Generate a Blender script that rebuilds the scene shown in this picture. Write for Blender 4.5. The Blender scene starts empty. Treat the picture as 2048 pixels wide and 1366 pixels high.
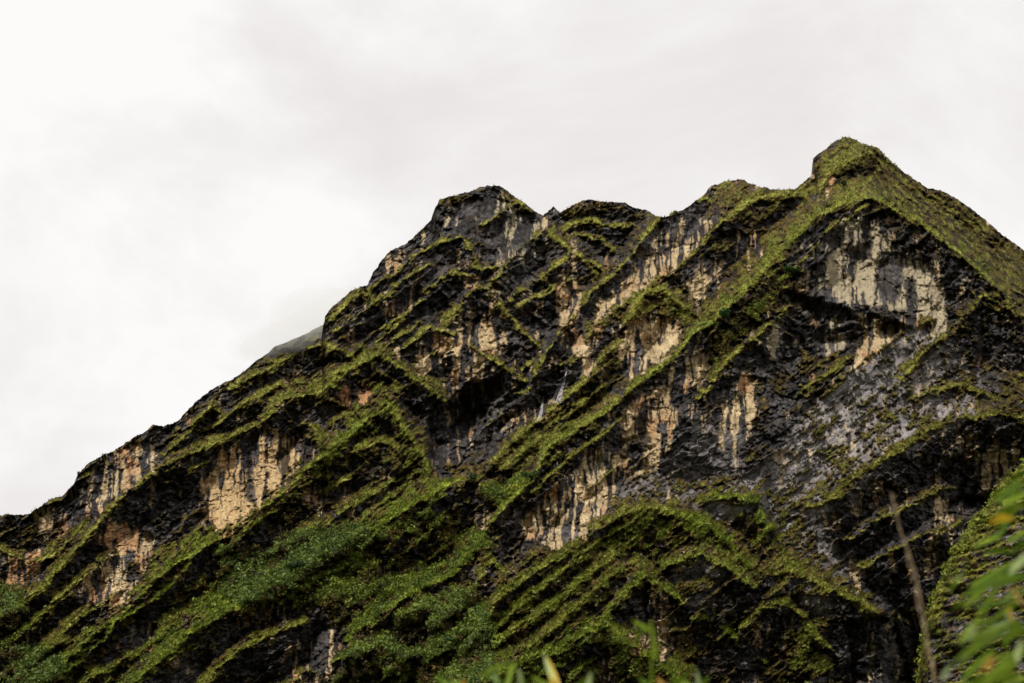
import bpy, math, random
import numpy as np
from mathutils import Vector

R = math.radians
sc = bpy.context.scene
rng = np.random.default_rng(11)

# ------------------------------------------------------------------ camera
W, H = 2048.0, 1366.0
HFOV = R(36.0)
PITCH = R(17.5)
CAM = np.array([0.0, 0.0, 1.7])
FPX = (W/2)/math.tan(HFOV/2)
cam_d = bpy.data.cameras.new('camera')
cam = bpy.data.objects.new('camera', cam_d)
sc.collection.objects.link(cam)
cam.location = CAM
cam.rotation_euler = (R(90)+PITCH, 0, 0)
cam_d.sensor_width = 36.0
cam_d.lens = 18.0/math.tan(HFOV/2)
cam_d.clip_start = 0.1
cam_d.clip_end = 30000
cam_d.dof.use_dof = True
cam_d.dof.focus_distance = 1300.0
cam_d.dof.aperture_fstop = 5.0
cam_d.dof.aperture_blades = 7
sc.camera = cam
sc.cycles.volume_bounces = 6

# ------------------------------------------------------------------ sky and sun
SUN_EL, SUN_AZ = R(51), R(-146)      # azimuth measured clockwise from +Y (north); the sun stands behind the camera, to its left
world = bpy.data.worlds.new('World')
sc.world = world
world.use_nodes = True
nt = world.node_tree
nt.nodes.clear()
N = nt.nodes.new
out = N('ShaderNodeOutputWorld'); bg = N('ShaderNodeBackground')
sky = N('ShaderNodeTexSky'); sky.sky_type = 'NISHITA'; sky.sun_disc = False
sky.sun_elevation = SUN_EL; sky.sun_rotation = SUN_AZ
sky_s = N('ShaderNodeVectorMath'); sky_s.operation = 'SCALE'; sky_s.inputs['Scale'].default_value = 0.10
nt.links.new(sky.outputs['Color'], sky_s.inputs[0])
tc = N('ShaderNodeTexCoord')
mp = N('ShaderNodeMapping'); mp.inputs['Scale'].default_value = (1.0, 1.0, 1.5); mp.inputs['Location'].default_value = (3.3, 2.2, 1.4)
nt.links.new(tc.outputs['Generated'], mp.inputs['Vector'])
n1 = N('ShaderNodeTexNoise'); n1.inputs['Scale'].default_value = 3.4; n1.inputs['Detail'].default_value = 7; n1.inputs['Roughness'].default_value = 0.56
n1.inputs['Distortion'].default_value = 0.35
nt.links.new(mp.outputs['Vector'], n1.inputs['Vector'])
rp = N('ShaderNodeValToRGB')
rp.color_ramp.elements[0].position = 0.30; rp.color_ramp.elements[0].color = (0.79, 0.755, 0.748, 1)
rp.color_ramp.elements[1].position = 0.58; rp.color_ramp.elements[1].color = (1.0, 0.985, 0.975, 1)
e = rp.color_ramp.elements.new(0.44); e.color = (0.87, 0.84, 0.825, 1)
nt.links.new(n1.outputs['Fac'], rp.inputs['Fac'])
mx = N('ShaderNodeMix'); mx.data_type = 'RGBA'; mx.inputs['Factor'].default_value = 0.97
nt.links.new(sky_s.outputs[0], mx.inputs['A']); nt.links.new(rp.outputs['Color'], mx.inputs['B'])
nt.links.new(mx.outputs['Result'], bg.inputs['Color'])
bg.inputs['Strength'].default_value = 1.0
nt.links.new(bg.outputs[0], out.inputs['Surface'])

sun_d = bpy.data.lights.new('sun', 'SUN')
sun_d.energy = 4.2; sun_d.angle = R(7); sun_d.color = (1.0, 0.95, 0.87)
sun = bpy.data.objects.new('sun', sun_d); sc.collection.objects.link(sun)
sd = Vector((math.sin(SUN_AZ)*math.cos(SUN_EL), math.cos(SUN_AZ)*math.cos(SUN_EL), math.sin(SUN_EL)))
sun.rotation_euler = sd.to_track_quat('Z', 'Y').to_euler()
sun.location = (0, 0, 50)

vs = sc.view_settings
vs.view_transform = 'Standard'; vs.look = 'None'; vs.exposure = 0.0; vs.gamma = 1.0; vs.use_curve_mapping = False

# ------------------------------------------------------------------ maths helpers
def ray(u, v):
    """direction through photograph point (u, v), scaled so that its forward part is 1"""
    cx = (u - W/2)/FPX; cy = (H/2 - v)/FPX
    cp, sp = math.cos(PITCH), math.sin(PITCH)
    fy = cp - cy*sp; fz = sp + cy*cp
    return cx/fy, fz/fy          # x/y, z/y

def place(u, v, y):
    tx, tz = ray(u, v)
    return np.stack([CAM[0]+tx*y, CAM[1]+y, CAM[2]+tz*y], -1)

TAB = rng.random((16, 256, 256)).astype(np.float32)
def vn(x, y, k=0):
    t = TAB[k % 16]
    xi = np.floor(x).astype(np.int64); yi = np.floor(y).astype(np.int64)
    fx = (x-xi).astype(np.float32); fy = (y-yi).astype(np.float32)
    fx = fx*fx*fx*(fx*(fx*6-15)+10); fy = fy*fy*fy*(fy*(fy*6-15)+10)
    x0 = xi & 255; x1 = (xi+1) & 255; y0 = yi & 255; y1 = (yi+1) & 255
    a = t[y0, x0]*(1-fx)+t[y0, x1]*fx
    b = t[y1, x0]*(1-fx)+t[y1, x1]*fx
    return (a*(1-fy)+b*fy)*2-1
def fbm(x, y, k=0, o=4, g=0.5):
    s = 0; a = 1; n = 0
    for i in range(o):
        s = s + a*vn(x+17.3*i, y-9.1*i, k+i); n += a
        a *= g; x = x*2.03; y = y*2.03
    return s/n
def cells(x, y, k=0):
    """faceted noise: every cell a tilted plane of its own -> broken rock"""
    xi = np.floor(x); yi = np.floor(y)
    best = np.full(x.shape, 9.0, np.float32); second = best.copy(); val = np.zeros_like(best)
    for dx in (-1, 0, 1):
        for dy in (-1, 0, 1):
            cx = xi+dx; cy = yi+dy
            ix = cx.astype(np.int64) & 255; iy = cy.astype(np.int64) & 255
            jx = TAB[k % 16][iy, ix]; jy = TAB[(k+1) % 16][iy, ix]
            ox = x-(cx+jx); oy = y-(cy+jy)
            d = (ox*ox+oy*oy).astype(np.float32)
            h = (TAB[(k+2) % 16][iy, ix]-.5)*1.0 + (TAB[(k+3) % 16][iy, ix]-.5)*1.6*ox + (TAB[(k+4) % 16][iy, ix]-.5)*1.6*oy
            m = d < best
            second = np.where(m, best, np.minimum(second, d))
            val = np.where(m, h, val); best = np.where(m, d, best)
    return val.astype(np.float32), np.sqrt(second)-np.sqrt(best), np.sqrt(best)
def ss(a, b, x):
    t = np.clip((x-a)/(b-a), 0, 1); return t*t*(3-2*t)
def smax(a, b, k):
    h = np.clip(0.5+0.5*(a-b)/k, 0, 1)
    return b*(1-h)+a*h+k*h*(1-h)
def poly_sd(pts, U, V):
    """signed distance to a closed polygon, positive inside (only near its box)"""
    P = np.array(pts, float); out = np.full(U.shape, -999.0, np.float32)
    m = (U > P[:, 0].min()-60) & (U < P[:, 0].max()+60) & (V > P[:, 1].min()-60) & (V < P[:, 1].max()+60)
    if not m.any(): return out
    x = U[m]; y = V[m]; d = np.full(x.shape, 1e9); ins = np.zeros(x.shape, bool)
    for i in range(len(P)):
        ax, ay = P[i-1]; bx, by = P[i]
        ex, ey = bx-ax, by-ay
        t = np.clip(((x-ax)*ex+(y-ay)*ey)/(ex*ex+ey*ey+1e-9), 0, 1)
        d = np.minimum(d, (x-ax-t*ex)**2+(y-ay-t*ey)**2)
        c = ((ay > y) != (by > y)) & (x < (bx-ax)*(y-ay)/(by-ay+1e-12)+ax)
        ins ^= c
    d = np.sqrt(d); out[m] = np.where(ins, d, -d)
    return out

# ------------------------------------------------------------------ what the photograph shows, traced
SKY = [(-1400,1560),(-700,1330),(-300,1130),(-120,1050),(0,1031),(60,1027),(75,1015),(100,1000),(125,990),(148,967),(156,948),(180,922),(215,905),
 (250,887),(290,862),(308,848),(330,853),(360,836),(390,806),(420,781),(470,755),(500,734),(545,718),(575,714),(600,701),(625,687),(634,679),(644,671),
 (646,652),(650,633),(665,612),(682,599),(705,580),(722,573),(735,570),(745,548),(765,520),(782,500),(800,492),(815,485),
 (830,470),(850,452),(862,440),(869,418),(878,402),(900,391),(940,383),(958,375),(990,370),(1010,378),(1040,400),(1065,418),(1086,430),
 (1097,420),(1108,413),(1120,425),(1140,412),(1163,401),(1175,398),(1200,402),(1250,406),(1290,420),(1327,434),(1338,431),(1345,422),(1365,418),(1400,396),
 (1411,384),(1421,370),(1445,363),(1480,359),(1510,369),(1545,380),(1588,378),(1610,362),(1628,343),(1632,330),(1634,316),(1647,300),(1670,281),(1690,273),
 (1710,279),(1725,288),(1745,290),(1760,299),(1768,309),(1800,336),(1830,360),(1855,375),(1880,379),(1920,401),(1960,430),(2000,465),(2048,500),
 (2170,590),(2600,800),(3400,1300)]
# crest lines: points, how far the crest stands out (m), fall per px below, fall per px above, grass width above, below, tone
CR = [
 # left flank
 ([(-60,1290),(0,1237),(84,1178),(168,1082),(241,998),(314,942),(359,920),(404,897),(460,875),(522,847),(553,824),(589,826),(645,864),(672,894)], [52,52,52,50,46,44,42,38,34,30,28,28,34,40],.72,1.3, 16,8,1.0),
 ([(40,1400),(101,1352),(185,1279),(269,1206),(314,1161),(370,1116),(426,1085),(477,1049),(539,1004),(595,959),(640,914),(700,869),(745,830),(782,812),(815,870),(848,916),(862,960)], 70,.66,1.1, 26,26,1.25),
 ([(220,1410),(269,1366),(348,1290),(426,1239),(482,1206),(555,1167),(617,1127),(686,1082),(765,1049),(831,1007),(873,986),(914,966),(947,957),(975,985),(1005,1003)], 88,.6,.9, 34,30,1.35),
 ([(540,1400),(583,1366),(666,1305),(707,1264),(757,1227),(807,1198),(873,1165),(914,1140),(939,1107),(976,1057),(1018,1007),(1066,957),(1098,895),(1161,856),(1219,817),(1273,768),(1331,729),
   (1361,700),(1386,669),(1435,636),(1475,596),(1515,556),(1555,508),(1596,467),(1640,430),(1690,405),(1740,395),(1798,419),(1862,463),(1886,479),(1939,524),(1983,568),(2048,632),(2170,740),(2500,980)],
   [90,90,92,95,95,95,95,98,100,100,104,108,112,114,116,118,120,122,122,124,126,128,130,130,128,126,124,122,120,120,118,115,110,105,90], .62,2.0, 14,9,1.2),
 ([(0,1100),(60,1130),(110,1110),(160,1060),(205,1020),(250,975)], 30,.7,1.2, 10,6,.8),
 ([(0,1300),(60,1250),(120,1190),(175,1150),(230,1110)], 44,.6,1.1, 14,10,.9),
 ([(30,1366),(100,1290),(160,1235),(210,1205),(250,1170)], 50,.6,1.1, 14,10,1.0),
 ([(380,1400),(440,1330),(500,1290),(560,1262),(610,1240)], 80,.6,1.1, 14,10,1.0),
 ([(160,1366),(240,1330),(300,1290),(360,1230)], 66,.6,1.2, 12,10,1.0),
 ([(300,985),(350,950),(400,935),(440,905)], 30,.7,1.2, 8,5,.8),
 ([(330,905),(365,880),(402,832),(425,812),(450,840),(480,862)], 26,.7,1.2, 9,7,.9),
 ([(430,850),(480,815),(520,790),(560,770),(600,790)], 32,.7,1.2, 9,8,1.0),
 # under the saddle
 ([(470,775),(500,753),(552,728),(600,702),(637,691),(673,696),(701,712),(730,735)], 34,.7,1.4, 12,9,1.0),
 ([(520,850),(560,805),(600,792),(633,790),(673,750),(717,727),(758,708),(782,725),(822,757),(862,785),(897,807)], 46,.66,1.0, 26,12,1.15),
 # centre face: thin ledges
 ([(640,700),(677,656),(734,616),(778,588),(826,547),(862,525)], 24,.75,1.5, 6,4,.9),
 ([(660,770),(713,712),(778,664),(826,620)], 22,.75,1.5, 5,4,.9),
 ([(690,760),(742,712),(806,668),(842,644),(862,660)], 28,.75,1.5, 6,4,.9),
 ([(740,742),(778,716),(834,680),(862,652),(903,668),(951,700),(1015,741),(1060,768)], 40,.78,1.5, 6,4,.95),
 ([(795,760),(814,745),(862,712),(892,690)], 30,.75,1.5, 5,3,.9),
 ([(760,660),(800,636),(850,600),(892,570)], 16,.75,1.5, 5,4,.8),
 ([(660,640),(690,610),(722,580),(755,600)], 14,.7,1.3, 8,5,.9),
 ([(735,580),(790,545),(840,505),(880,490)], 14,.8,1.5, 4,4,.8),
 ([(850,500),(880,488),(919,471),(940,500),(962,541),(1000,530),(1036,500)], 20,.75,1.5, 6,7,.8),
 ([(960,450),(975,443),(1010,420),(1036,402),(1060,418)], 22,.8,1.6, 5,4,.9),
 ([(960,600),(977,575),(1000,548),(1030,510),(1062,478),(1088,459),(1112,480),(1150,508),(1190,530),(1222,552)], 34,.7,1.4, 8,8,.9),
 ([(892,645),(920,612),(943,582),(975,580),(1007,624),(1040,660),(1084,700)], 34,.75,1.3, 9,6,1.0),
 ([(990,628),(1003,616),(1050,575),(1104,547),(1130,520)], 30,.75,1.3, 7,6,1.0),
 ([(1010,640),(1040,610),(1090,580),(1125,560)], 28,.8,1.4, 5,5,.9),
 ([(1020,765),(1050,737),(1080,712),(1124,680),(1150,650)], 26,.8,1.5, 5,4,.95),
 ([(950,880),(990,840),(1030,810),(1080,760),(1135,720)], 10,.8,1.5, 4,3,.9),
 ([(1095,475),(1130,455),(1180,440),(1230,455),(1290,448)], 0,.7,1.5, 7,9,.8),
 ([(1120,520),(1160,500),(1210,490),(1260,500)], -6,.8,1.5, 4,5,.7),
 ([(846,586),(880,560),(912,545),(950,560)], 26,.75,1.4, 5,5,.9),
 ([(1096,548),(1120,525),(1141,504),(1175,530),(1207,568)], 40,.75,1.3, 6,6,.9),
 ([(1006,628),(1060,600),(1112,578),(1140,560)], 34,.8,1.4, 5,5,1.0),
 ([(1030,797),(1075,768),(1125,742),(1150,720)], 34,.8,1.5, 4,4,.9),
 ([(620,760),(655,735),(690,705),(720,690)], 24,.8,1.5, 5,4,.95),
 ([(870,655),(905,625),(935,600)], 26,.8,1.5, 4,4,.9),
 ([(1010,520),(1050,492),(1085,470)], 28,.8,1.5, 4,4,.9),
 ([(1150,470),(1200,480),(1250,520)], 6,.8,1.4, 5,5,.9),
 ([(1000,940),(1050,900),(1110,850),(1170,800)], 80,.5,1.2, 5,8,.9),
 ([(1020,985),(1090,930),(1150,885),(1230,835)], 104,.5,1.2, 5,8,1.1),
 ([(1060,985),(1120,930),(1190,880),(1260,820)], 110,.5,1.2, 5,8,1.1),
 # ridge falling from the notch, the one beside it
 ([(1050,790),(1080,730),(1130,650),(1169,604),(1189,576),(1225,548),(1258,516),(1278,487),(1298,463),(1322,439),(1350,424),(1390,402)], 62,.72,2.4, 6,3,.8),
 ([(1133,733),(1161,705),(1173,677),(1193,653),(1225,624),(1266,592),(1298,568),(1334,548),(1370,524),(1403,487),(1443,447),(1483,415),(1520,395),(1590,390)], 74,.68,1.3, 9,9,.95),
 ([(960,957),(1010,895),(1040,868),(1084,835),(1122,803),(1157,770),(1191,739),(1212,705),(1250,680)], 72,.62,2.0, 6,40,.9),
 ([(1250,640),(1290,585),(1330,580),(1370,620),(1400,660)], 82,.66,1.0, 14,30,.7),
 ([(1395,800),(1435,753),(1483,693),(1523,660),(1570,620)], 112,.7,1.2, 9,9,1.0),
 ([(1160,985),(1200,960),(1240,930)], 96,.8,1.5, 4,4,.8),
 # face of the right-hand peak
 ([(1560,560),(1610,520),(1665,455),(1740,410)], 126,.8,1.4, 4,3,.7),
 ([(1640,380),(1655,350),(1668,335),(1700,318),(1745,300)], 66,.7,1.0, 20,10,.9),
 ([(1580,572),(1640,596),(1700,616),(1740,606),(1790,640),(1830,650)], 112,1.1,.9, 0,0,.5),
 ([(1640,800),(1700,745),(1760,700),(1820,655),(1860,640)], 104,.4,1.0, 3,3,.9),
 ([(1800,760),(1854,705),(1903,653),(1943,620),(1963,592),(1990,594),(2023,620),(2070,660)], 118,.62,1.2, 12,16,.85),
 ([(1560,820),(1620,770),(1690,735),(1760,720)], 92,.55,.7, 10,14,1.0),
 ([(1480,930),(1540,880),(1600,840),(1680,800)], 92,.55,.7, 8,8,.8),
 ([(1640,1010),(1700,965),(1740,935),(1800,900),(1860,862),(1920,835),(2000,832),(2080,845),(2200,880)], 132,.82,.6, 8,6,.9),
 ([(1820,800),(1870,780),(1930,770),(2000,800),(2060,840)], 112,.6,.8, 6,8,.9),
 ([(1700,1080),(1760,1040),(1830,1010),(1880,980)], 112,.8,1.2, 4,4,.7),
 ([(1730,1130),(1790,1100),(1850,1070),(1920,1045)], 116,.8,1.2, 5,5,.7),
 # the wide green ridge low in the middle
 ([(930,1300),(980,1230),(1000,1188),(1063,1145),(1122,1119),(1161,1075),(1214,1041),(1292,1010),(1370,1036),(1439,1070),(1487,1119),(1536,1168),(1600,1240),(1660,1300)], [134,134,134,134,134,134,134,134,128,118,112,106,100,96],.42,.8, 16,60,1.15),
 ([(1000,1240),(1060,1190),(1130,1140),(1200,1090)], 138,.5,1.0, 8,10,1.1),
 ([(990,1290),(1050,1245),(1120,1200),(1180,1150),(1230,1110)], 142,.5,1.0, 8,12,1.1),
 ([(1400,1010),(1440,1000),(1468,992),(1516,1007),(1533,1055)], 116,.7,1.0, 14,10,1.3),
 ([(1130,1290),(1180,1260),(1240,1200),(1290,1150),(1340,1185),(1400,1230),(1460,1270),(1530,1320)], [152,152,150,146,128,110,98,90],.5,.8, 12,9,1.2),
 ([(900,1400),(1000,1348),(1112,1300),(1170,1265),(1214,1250),(1253,1285),(1302,1319),(1360,1366),(1400,1400)], [168,168,168,168,164,150,140,132,126],.48,.8, 22,40,1.3),
 ([(1340,1130),(1400,1105),(1450,1130),(1500,1170)], 140,.8,1.1, 6,6,1.1),
 ([(1545,1150),(1580,1140),(1608,1151),(1662,1183),(1716,1201),(1770,1240)], 118,.6,.8, 12,12,1.0),
 ([(960,1366),(1040,1310),(1120,1250),(1190,1185),(1240,1140)], 152,.5,.9, 8,9,1.1),
 ([(1480,1260),(1520,1220),(1560,1200),(1600,1230)], 118,.7,1.0, 9,10,1.0),
 # knobs of the spur low on the left of the middle
 ([(860,1240),(905,1215),(950,1175),(985,1120),(1010,1150)], 118,.6,.8, 16,18,1.1),
 ([(800,1230),(850,1215),(880,1225),(910,1260)], 112,.6,.8, 14,14,1.1),
 ([(860,1310),(900,1290),(950,1240),(980,1200)], 122,.6,.8, 14,14,1.1),
 ([(640,1340),(700,1310),(760,1290),(800,1310)], 112,.6,.9, 12,12,1.1),
 ([(600,1010),(640,985),(700,950),(740,930)], 52,.7,1.1, 6,7,1.0),
 ([(640,1060),(690,1020),(740,990),(790,960)], 60,.7,1.1, 7,8,1.1),
 ([(700,905),(760,880),(800,900)], 74,.6,1.0, 8,14,1.1),
 ([(540,1110),(600,1075),(650,1050),(690,1060)], 62,.6,.9, 10,12,1.2),
]
# broad relief: centre, radii, depth change (m)
BR = [(520,975,90,70,20),(250,960,90,60,14),(230,1120,70,60,12),(925,830,75,70,-58),(880,900,60,60,-30),(1185,500,80,60,-45),(1120,860,60,70,-20),(1480,560,90,90,28),(1545,400,80,40,-10),
 (1760,480,220,220,60),(1700,560,120,90,34),(1450,850,200,170,78),(1720,850,230,180,92),(1830,1150,160,160,92),(1300,1200,260,160,120),
 (1550,1180,160,140,84),(800,1250,260,120,62),(600,1150,220,120,40),(300,1250,240,140,30),(1860,1000,120,60,-26),(1180,970,90,80,60),(1330,860,90,110,66),
 (980,420,90,60,18),(1750,1290,90,90,-34),(1010,1160,30,90,-26),(620,890,32,26,-16),(1620,606,60,22,-16),(1770,660,36,26,-24),(1885,650,24,22,-24),(930,830,42,30,-22),
 (1240,890,30,20,-12),(1340,1290,50,40,-18),(1940,1040,60,60,-24),(640,1300,60,50,-16)]
# bare pale rock: outline, strength, tone (0 cream, 1 orange, 2 greenish grey)
CREAM = [
 ([(1640,345),(1668,345),(1664,405),(1646,402)],.6,0,None),
 ([(1412,385),(1418,370),(1436,372),(1430,390)],.6,0,None),
 ([(412,960),(425,920),(470,890),(505,862),(540,858),(600,876),(640,900),(612,950),(560,1003),(500,1048),(435,1085),(412,1030)],.95,3,'tall cream rock wall streaked black below a grassy arch'),
 ([(165,1005),(178,950),(205,912),(250,890),(305,880),(308,940),(250,985),(190,1042)],.5,0,'grey and tan streaked cliff below the left skyline'),
 ([(80,1062),(80,1018),(112,1018),(108,1066)],.6,0,None),
 ([(0,1165),(8,1112),(90,1100),(80,1145),(20,1172)],.5,0,None),
 ([(120,1180),(185,1130),(215,1045),(250,1050),(312,1080),(305,1120),(250,1200),(222,1212),(160,1196)],.66,0,'tan streaked cliff at the lower left'),
 ([(235,1300),(255,1240),(318,1245),(305,1300)],.35,0,None),
 ([(772,630),(785,600),(835,566),(840,600),(800,645)],.7,1,'small orange stained rock face high on the left slope'),
 ([(833,745),(833,685),(880,655),(905,690),(880,725),(842,765)],.75,0,'streaked pale face under the chevron ledge'),
 ([(783,705),(800,688),(818,708),(795,728)],.5,0,None),
 ([(910,765),(900,685),(960,640),(990,655),(1005,700),(930,765)],.34,0,None),
 ([(940,795),(950,738),(1002,732),(1002,790)],.42,0,None),
 ([(890,440),(905,405),(960,390),(1020,400),(1072,445),(1062,525),(1010,515),(960,480),(900,470)],.25,2,'broken grey and cream rock under the left summit'),
 ([(1118,650),(1112,570),(1160,558),(1165,600),(1142,655)],.66,0,None),
 ([(1182,665),(1198,605),(1255,560),(1285,495),(1330,448),(1425,440),(1405,490),(1340,550),(1262,596),(1194,655)],.85,0,'long cream band of rock between two ridges'),
 ([(1372,606),(1376,556),(1430,512),(1442,530),(1410,594)],.9,0,'square cream rock face on the brown slope'),
 ([(1468,500),(1480,470),(1518,458),(1528,525),(1492,548)],.55,0,None),
 ([(1255,765),(1228,690),(1262,640),(1350,635),(1358,700),(1300,745)],.6,0,'pale cliff with black vertical streaks above the main ridge'),
 ([(1143,720),(1148,660),(1170,668),(1192,738),(1170,765),(1165,712)],1.0,0,'narrow cream pillar beside the waterfall'),
 ([(1600,530),(1650,470),(1690,440),(1740,442),(1790,500),(1850,530),(1892,590),(1882,640),(1830,628),(1760,612),(1680,604),(1640,580),(1660,500)],.74,2,'large pale grey rock face under the right-hand summit'),
 ([(1738,640),(1772,650),(1812,655),(1745,715),(1700,745),(1722,690)],.85,0,'pale wall inside the cave under the right-hand summit'),
 ([(1860,668),(1862,615),(1890,610),(1896,655),(1876,680)],.7,2,None),
 ([(1335,780),(1345,715),(1425,705),(1408,762),(1370,790)],.7,0,None),
 ([(1245,885),(1240,830),(1285,785),(1340,775),(1358,840),(1322,925),(1280,945),(1300,885)],.8,0,'curved cream rock face below the main ridge'),
 ([(1432,870),(1455,790),(1475,755),(1512,755),(1505,850),(1470,940),(1445,910)],.6,0,None),
 ([(1055,1080),(1048,1045),(1110,970),(1155,925),(1190,895),(1260,915),(1225,1000),(1175,1085),(1112,1100)],.72,0,'row of cream and black streaked faces below the main ridge'),
 ([(1698,1030),(1703,978),(1734,982),(1724,1034)],.85,0,None),
 ([(1955,975),(1955,902),(2040,896),(2035,930),(1985,985)],.72,0,'brown rock pillar at the right edge'),
 ([(1866,1035),(1872,995),(1900,1008),(1900,1045)],.7,0,None),
 ([(1540,715),(1548,640),(1574,645),(1564,720)],.65,2,None),
 ([(1645,710),(1650,635),(1680,635),(1690,700)],.45,2,None),
 ([(1262,1305),(1262,1245),(1335,1238),(1345,1290),(1310,1335)],.5,0,None),
 ([(612,1012),(612,980),(640,985),(630,1015)],.6,1,None),
 ([(690,1032),(688,975),(708,975),(706,1030)],.75,0,None),
 ([(752,1162),(756,1118),(778,1122),(775,1160)],.85,0,None),
 ([(540,1366),(590,1290),(670,1245),(680,1290),(650,1366)],.34,0,None),
 ([(885,1285),(885,1238),(908,1240),(908,1286)],.8,0,None),
 ([(1198,1366),(1200,1320),(1218,1305),(1230,1366)],.6,0,None),
 ([(762,548),(772,518),(802,515),(792,548)],.5,0,None),
 ([(675,812),(690,770),(740,775),(770,800),(740,812)],.3,1,None),
]
# smooth grey slabs: outline, strength
SLAB = [([(1830,655),(1905,690),(1880,760),(1905,850),(1840,890),(1760,925),(1690,985),(1640,1050),(1690,1120),(1640,1165),(1560,1130),(1545,1030),(1440,1040),(1380,1010),(1470,965),(1560,900),(1620,820),(1700,740)],1.0),
 ([(1830,655),(1900,690),(1960,740),(1990,830),(1900,850),(1840,820),(1800,720)],.55), ([(1540,1030),(1640,1050),(1700,1120),(1640,1240),(1560,1140)],.8),
 ([(340,1366),(320,1260),(400,1190),(440,1200),(380,1290),(400,1366)],.45),
 ([(1230,1000),(1270,930),(1320,930),(1420,850),(1480,860),(1480,940),(1390,1010),(1300,1005)],.55),
 ([(1340,1110),(1400,1090),(1450,1130),(1420,1230),(1350,1190)],.6),
 ([(600,840),(625,830),(700,885),(680,895)],.8),
 ([(1080,1130),(1160,1050),(1230,1010),(1210,1060),(1110,1150)],.5),
 ([(160,1366),(200,1300),(300,1240),(300,1366)],.3)]
# leafy zones: outline, amount, tone (0 yellow green grass, 1 fresh green, 2 blue green shrubs)
LEAF = [
 ([(1540,1080),(1700,1170),(1760,1240),(1700,1400),(1480,1400),(1500,1200)],.36,.5),
 ([(960,1400),(975,1230),(1130,1110),(1300,1010),(1430,1040),(1560,1160),(1640,1300),(1600,1400)],.34,.4),
 ([(0,1240),(160,1090),(300,960),(400,915),(300,1000),(160,1180),(110,1366),(0,1366)],.3,.4),
 ([(100,1366),(260,1215),(440,1085),(600,960),(760,840),(860,960),(940,960),(700,1120),(420,1260),(330,1366)],.3,.7),
 ([(1400,620),(1480,470),(1600,400),(1620,430),(1480,590),(1400,680),(1330,720)],.34,.1),
 ([(430,1090),(520,1080),(620,1060),(720,1050),(760,1090),(640,1140),(560,1190),(500,1230),(440,1180)],1.0,2),
 ([(0,1170),(40,1180),(60,1250),(0,1290)],1.0,2),
 ([(0,1290),(60,1270),(130,1330),(140,1420),(0,1420)],1.0,2),
 ([(560,1190),(680,1100),(760,1060),(860,1010),(950,1040),(1000,1090),(900,1150),(800,1200),(700,1290),(640,1220)],.9,1),
 ([(600,1400),(680,1310),(780,1240),(900,1170),(960,1180),(1000,1290),(940,1400)],.95,1.5),
 ([(1400,720),(1480,620),(1560,540),(1590,560),(1500,660),(1420,740)],1.0,1),
 ([(960,985),(1000,950),(1060,945),(1040,985),(990,1010)],1.0,1),
 ([(1180,1090),(1290,1015),(1400,1030),(1480,1080),(1540,1160),(1480,1150),(1400,1090),(1250,1110)],.75,.6),
 ([(1440,990),(1520,990),(1540,1090),(1500,1090)],.9,.8),
 ([(1640,330),(1690,275),(1760,300),(2048,500),(2170,600),(2170,720),(1950,520),(1800,415),(1740,390),(1680,410),(1640,400)],.85,.1),
 ([(1440,365),(1545,382),(1620,360),(1625,400),(1560,440),(1500,440),(1430,400)],.55,.2),
 ([(1120,410),(1180,398),(1280,420),(1320,440),(1250,440),(1130,440)],.5,0),
 ([(200,1366),(330,1220),(420,1130),(440,1180),(330,1300),(260,1380)],.6,.8),
 ([(970,1366),(1130,1300),(1215,1252),(1300,1330),(1350,1400),(960,1400)],.9,.7),
 ([(980,1230),(1120,1130),(1200,1130),(1160,1230),(1000,1320),(950,1300)],.7,.2),
 ([(990,960),(1040,870),(1120,805),(1170,830),(1110,890),(1040,960)],.7,.1),
 ([(640,800),(680,745),(758,712),(850,790),(760,780),(700,800)],.5,.5),
 ([(1230,640),(1290,570),(1350,590),(1390,650),(1330,640)],.5,0),
 ([(740,900),(790,830),(850,920),(865,980),(800,960)],.6,.1),
 ([(580,930),(660,870),(760,830),(780,900),(700,980),(620,1000),(560,1030)],.3,.5),
]
GREENLINE = None

# ------------------------------------------------------------------ the mountain, one measured sheet
cols = np.concatenate([np.linspace(-1400, -130, 56), np.arange(-120, 2170, 2.0), np.linspace(2180, 3400, 56)])
NR = 600
skx = np.array([p[0] for p in SKY], float); sky_ = np.array([p[1] for p in SKY], float)
vsky = np.interp(cols, skx, sky_)
z0 = np.zeros_like(cols)
vsky = vsky + 3.2*fbm(cols/16, z0+3, 2, 4, .6) + 1.6*np.abs(vn(cols/5, z0+9, 5))
vsky = vsky - 3*np.maximum(0, vn(cols/9, z0+2.5, 7)-.35)
t = np.linspace(0, 1, NR)[:, None]
VB = np.maximum(1430, vsky+60)[None, :]
U = np.broadcast_to(cols[None, :], (NR, len(cols))).copy()
V = vsky[None, :] + (VB-vsky[None, :])*(t**1.0)
xr = np.linspace(0, 1, 26)[1:, None]
Vx = VB + (np.maximum(1700, VB+60)-VB)*xr
V = np.concatenate([V, Vx], 0); U = np.concatenate([U, np.broadcast_to(cols[None, :], Vx.shape)], 0)
U = U.astype(np.float64)
# the hood of rock leaning out of the right-hand summit
hood = np.exp(-(np.maximum(np.abs(U-1644)-14, 0)/14)**2)*np.exp(-((V-319)/13)**2)
U = U - 8*hood

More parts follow.
